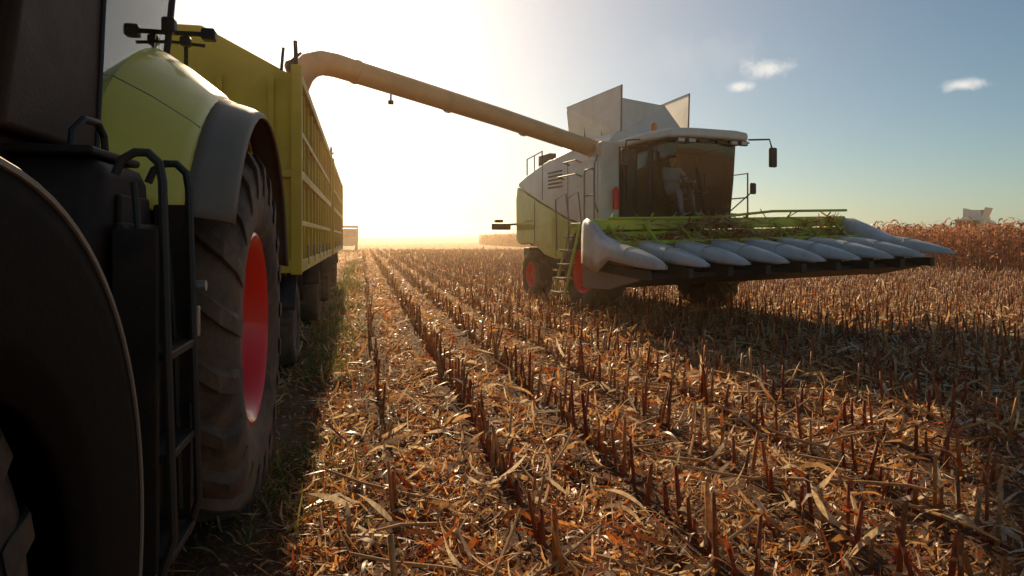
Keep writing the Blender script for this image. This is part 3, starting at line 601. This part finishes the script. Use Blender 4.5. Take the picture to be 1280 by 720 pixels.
    for x in np.linspace(xr+.36,xl-.36,8): br.append(([(x,2.28,1.78+dz(x)),(x,2.78,1.42+dz(x))],.03))
    tubes('header_frame_tubes',br,M['lime'],R,8)
    boxes('header_gearbox',[((-.35,.35),(1.95,2.12),(1.3,1.6)),((2.3,2.65),(1.9,2.1),(.9,1.5)),((-3.0,-2.5),(1.9,2.1),(1.0,1.6))],M['lime'],R,.03)
    tubes('header_driveshaft',[([(.5,1.9,1.1),(2.4,1.95,1.1)],.04),([(-.5,1.9,1.15),(-2.7,1.95,1.2)],.04)],M['black'],R)
    n=1500; xx=np.clip(rng.normal(-.1,1.3,n),-2.6,2.3); yy=rng.uniform(2.2,2.9,n); zz=1.36+.46*np.exp(-((yy-2.42)/.22)**2)*(.6+.4*np.sin(xx*2.3+1))+rng.random(n)*.10+.022*(2.78-xx)
    pos=np.stack([xx,yy,zz],1)
    V,F,C=strips(pos,rng.uniform(.10,.38,n),rng.uniform(.012,.035,n),rng.uniform(0,6.28,n),rng.normal(.1,.3,n),rng.normal(-.4,.8,n),rng.normal(0,.6,n),rng.normal(0,1.2,n),PAL[rng.choice([1,2,3,4,0],n)]*.85)
    o=npmesh('crop_residue',V,F,M['stalk'],C); o.parent=R.e
    st=[]
    for i in range(26):
        x=random.uniform(-2.4,1.8); y=random.uniform(2.3,2.7); z=1.75+random.uniform(0,.15)+dz(x); a=random.uniform(0,6.28); l=random.uniform(.2,.6)
        st.append(([(x,y,z),(x+math.cos(a)*l,y+math.sin(a)*l*.5,z+random.uniform(-.1,.2))],.009))
    tubes('loose_stalks',st,M['straw'],R,5)
    return R
O=Vector((3.05,14.9)); yaw=math.radians(21)
rot=math.pi+yaw
C1=combine(O,rot,True)
Mw=Matrix.Translation((O.x,O.y,0))@Matrix.Rotation(rot,4,'Z'); Minv=Mw.inverted()
wp=[(2.02,14.95,2.9),(1.98,14.92,3.30),(1.85,14.78,3.45),(1.6,14.5,3.50),(-.2,12.7,3.80),(-1.8,11.2,4.05),(-2.45,10.6,4.15),(-2.68,10.4,4.19),(-2.86,10.24,4.19),(-3.0,10.13,4.12),(-3.10,10.05,3.98),(-3.17,10.0,3.78)]
wr=[.22,.22,.21,.175,.175,.175,.175,.18,.185,.19,.19,.19]
tube('unloading_pipe',[Minv@Vector(p) for p in wp],wr,M['pipe'],C1,24)
def onp(t):
    a=Vector(wp[3]); b2=Vector(wp[6]); return a.lerp(b2,t)
tubes('pipe_flanges',[([Minv@onp(t),Minv@onp(t+.008)],.19) for t in (.0,.33,.66,.99)],M['pipe'],C1,20)
tubes('pipe_lamp',[([Minv@(onp(.88)+Vector((0,0,-.18))),Minv@(onp(.88)+Vector((0,0,-.30)))],.015),([Minv@(onp(.88)+Vector((-.04,0,-.31))),Minv@(onp(.88)+Vector((.04,0,-.31)))],.035)],M['black'],C1)
combine((51,76),math.pi-.9,False)

# ---------------------------------------------------------------- operator seated in the cab
OP=Root('combine_operator',(0,0,0),(O.x,O.y,0),rot)
def skin(name,pts,edges,rad,mat,root,sub=2):
    me=bpy.data.meshes.new(name); me.from_pydata(pts,edges,[]); ob=bpy.data.objects.new(name,me); S.collection.objects.link(ob); me.materials.append(mat)
    md=ob.modifiers.new('k','SKIN'); md.use_smooth_shade=True
    for i,r in enumerate(rad): me.skin_vertices[0].data[i].radius=(r if isinstance(r,tuple) else (r,r))
    me.skin_vertices[0].data[0].use_root=True
    s=ob.modifiers.new('s','SUBSURF'); s.levels=sub; s.render_levels=sub; ob.parent=root.e; return ob
P=[(0,.78,2.50),(0,.74,2.72),(0,.74,2.92),(0,.76,3.02),
   (.19,.76,2.97),(.26,.92,2.74),(.19,1.17,2.72),
   (-.19,.76,2.97),(-.26,.92,2.74),(-.19,1.17,2.72),
   (.10,.82,2.50),(.14,1.22,2.52),(.14,1.30,2.10),(.14,1.42,2.02),
   (-.10,.82,2.50),(-.14,1.22,2.52),(-.14,1.30,2.10),(-.14,1.42,2.02)]
E=[(0,1),(1,2),(2,3),(2,4),(4,5),(5,6),(2,7),(7,8),(8,9),(0,10),(10,11),(11,12),(12,13),(0,14),(14,15),(15,16),(16,17)]
skin('body',P,E,[(.15,.12),(.15,.11),(.17,.12),.06,.075,.05,.035,.075,.05,.035,.085,.07,.045,.05,.085,.07,.045,.05],M['cloth'],OP)
skin('head_and_neck',[(0,.77,3.02),(0,.78,3.10),(0,.80,3.17),(0,.80,3.25)],[(0,1),(1,2),(2,3)],[.05,.055,(.078,.092),(.070,.085)],M['skin'],OP)
skin('nose',[(0,.875,3.185),(0,.90,3.165)],[(0,1)],[.012,.014],M['skin'],OP,1)
skin('ears',[(.082,.80,3.19),(.090,.79,3.16)],[(0,1)],[.012,.010],M['skin'],OP,1)
skin('ear',[(-.082,.80,3.19),(-.090,.79,3.16)],[(0,1)],[.012,.010],M['skin'],OP,1)
skin('cap',[(0,.78,3.23),(0,.80,3.275),(0,.90,3.255)],[(0,1),(1,2)],[(.090,.10),(.075,.085),(.05,.014)],M['hair'],OP)
for s,nm in ((1,'right'),(-1,'left')):
    hx=.19*s
    skin(nm+'_hand',[(hx,1.15,2.72),(hx,1.23,2.71),(hx,1.28,2.70)],[(0,1),(1,2)],[(.022,.026),(.020,.038),(.014,.038)],M['skin'],OP)
    for k in range(4):
        dzf=-.027+.018*k
        skin(nm+'_finger_%d'%k,[(hx,1.27,2.70+dzf),(hx,1.315,2.70+dzf),(hx-.02*s,1.335,2.70+dzf),(hx-.03*s,1.315,2.70+dzf)],[(0,1),(1,2),(2,3)],[.009,.009,.008,.007],M['skin'],OP,1)
    skin(nm+'_thumb',[(hx,1.22,2.73),(hx-.02*s,1.25,2.755),(hx-.03*s,1.29,2.755)],[(0,1),(1,2)],[.011,.010,.009],M['skin'],OP,1)

# ---------------------------------------------------------------- haze (dusty air over the harvested strip)
hz=bpy.data.materials.new('dusty_air'); t,N,L=nt(hz); N.remove(N['Principled BSDF'])
vs=N.new('ShaderNodeVolumeScatter'); vs.inputs['Color'].default_value=(1,.70,.44,1); vs.inputs['Density'].default_value=.0026; vs.inputs['Anisotropy'].default_value=.74
L.new(vs.outputs[0],N['Material Output'].inputs['Volume'])
V=[(a,b,c) for a in (-200,200) for b in (5.0,330) for c in (-.5,7)]
mk('dust_haze',V,[(0,1,3,2),(4,6,7,5),(0,4,5,1),(2,3,7,6),(0,2,6,4),(1,5,7,3)],hz)

# ---------------------------------------------------------------- light
az=math.radians(14.3); el=math.radians(20)
sd=Vector((-math.sin(az)*math.cos(el),math.cos(az)*math.cos(el),math.sin(el)))
sl_=bpy.data.lights.new('sun','SUN'); sl_.energy=5; sl_.angle=math.radians(.5); sl_.color=(1,.74,.45)
so=bpy.data.objects.new('sun',sl_); S.collection.objects.link(so); so.rotation_euler=(-sd).to_track_quat('-Z','Y').to_euler()
w=bpy.data.worlds.new('World'); S.world=w; w.use_nodes=True; t=w.node_tree; N,L=t.nodes,t.links
bg=N['Background']; sky=N.new('ShaderNodeTexSky'); sky.sky_type='NISHITA'; sky.sun_disc=False
sky.sun_elevation=el; sky.sun_rotation=-az; sky.dust_density=.3; sky.air_density=1.0; sky.ozone_density=1.3
tint=N.new('ShaderNodeMixRGB'); tint.blend_type='MULTIPLY'; tint.inputs[0].default_value=1; tint.inputs[2].default_value=(.78,.90,.90,1)
L.new(sky.outputs[0],tint.inputs[1])
tc=N.new('ShaderNodeTexCoord')
dt=N.new('ShaderNodeVectorMath'); dt.operation='DOT_PRODUCT'; dt.inputs[1].default_value=sd
nm=N.new('ShaderNodeVectorMath'); nm.operation='NORMALIZE'; L.new(tc.outputs['Generated'],nm.inputs[0]); L.new(nm.outputs[0],dt.inputs[0])
mxx=N.new('ShaderNodeMath'); mxx.operation='MAXIMUM'; mxx.inputs[1].default_value=0; L.new(dt.outputs['Value'],mxx.inputs[0])
def glow(p,k,col):
    a=N.new('ShaderNodeMath'); a.operation='POWER'; a.inputs[1].default_value=p; L.new(mxx.outputs[0],a.inputs[0])
    c=N.new('ShaderNodeMixRGB'); c.blend_type='MULTIPLY'; c.inputs[0].default_value=1; c.inputs[1].default_value=(col[0]*k,col[1]*k,col[2]*k,1); L.new(a.outputs[0],c.inputs[2]); return c
last=tint
for g in (glow(7,6.0,(1,.70,.46)),glow(40,6,(1,.80,.58)),glow(300,40,(1,.88,.74))):
    ad=N.new('ShaderNodeMixRGB'); ad.blend_type='ADD'; ad.inputs[0].default_value=1; L.new(last.outputs[0],ad.inputs[1]); L.new(g.outputs[0],ad.inputs[2]); last=ad
nz=N.new('ShaderNodeTexNoise'); nz.inputs['Scale'].default_value=26; nz.inputs['Detail'].default_value=8; nz.inputs['Roughness'].default_value=.65; L.new(nm.outputs[0],nz.inputs['Vector'])
for px,py,sx,sz in ((958,86,19,8),(926,108,11,4),(1205,106,13,4),(870,70,60,18)):
    c=Vector(((px-640)/853,1,(297-py)/853)).normalized()
    sb=N.new('ShaderNodeVectorMath'); sb.operation='SUBTRACT'; sb.inputs[1].default_value=c; L.new(nm.outputs[0],sb.inputs[0])
    sc=N.new('ShaderNodeVectorMath'); sc.operation='MULTIPLY'; sc.inputs[1].default_value=(853/sx,853/sx*.6,853/sz); L.new(sb.outputs[0],sc.inputs[0])
    le=N.new('ShaderNodeVectorMath'); le.operation='LENGTH'; L.new(sc.outputs[0],le.inputs[0])
    ns=N.new('ShaderNodeMath'); ns.operation='MULTIPLY_ADD'; ns.inputs[1].default_value=4.5; L.new(nz.outputs['Fac'],ns.inputs[0]); L.new(le.outputs['Value'],ns.inputs[2])
    mr=N.new('ShaderNodeMapRange'); mr.interpolation_type='SMOOTHSTEP'; mr.inputs['From Min'].default_value=2.2; mr.inputs['From Max'].default_value=4.2; mr.inputs['To Min'].default_value=.85 if sx<50 else .10; mr.inputs['To Max'].default_value=0
    L.new(ns.outputs[0],mr.inputs['Value'])
    m2=N.new('ShaderNodeMixRGB'); L.new(mr.outputs['Result'],m2.inputs[0]); L.new(last.outputs[0],m2.inputs[1]); m2.inputs[2].default_value=(12.5,12.0,11.2,1); last=m2
L.new(last.outputs[0],bg.inputs['Color']); bg.inputs['Strength'].default_value=.075

# ---------------------------------------------------------------- camera
cam=bpy.data.cameras.new('camera'); co=bpy.data.objects.new('camera',cam); S.collection.objects.link(co)
co.location=(0,0,H); co.rotation_euler=(math.radians(90),0,0); cam.lens=24; cam.sensor_width=36; cam.shift_y=-63/1280
cam.clip_start=.05; cam.clip_end=9000; S.camera=co
S.view_settings.view_transform='Standard'; S.view_settings.look='None'; S.view_settings.exposure=0
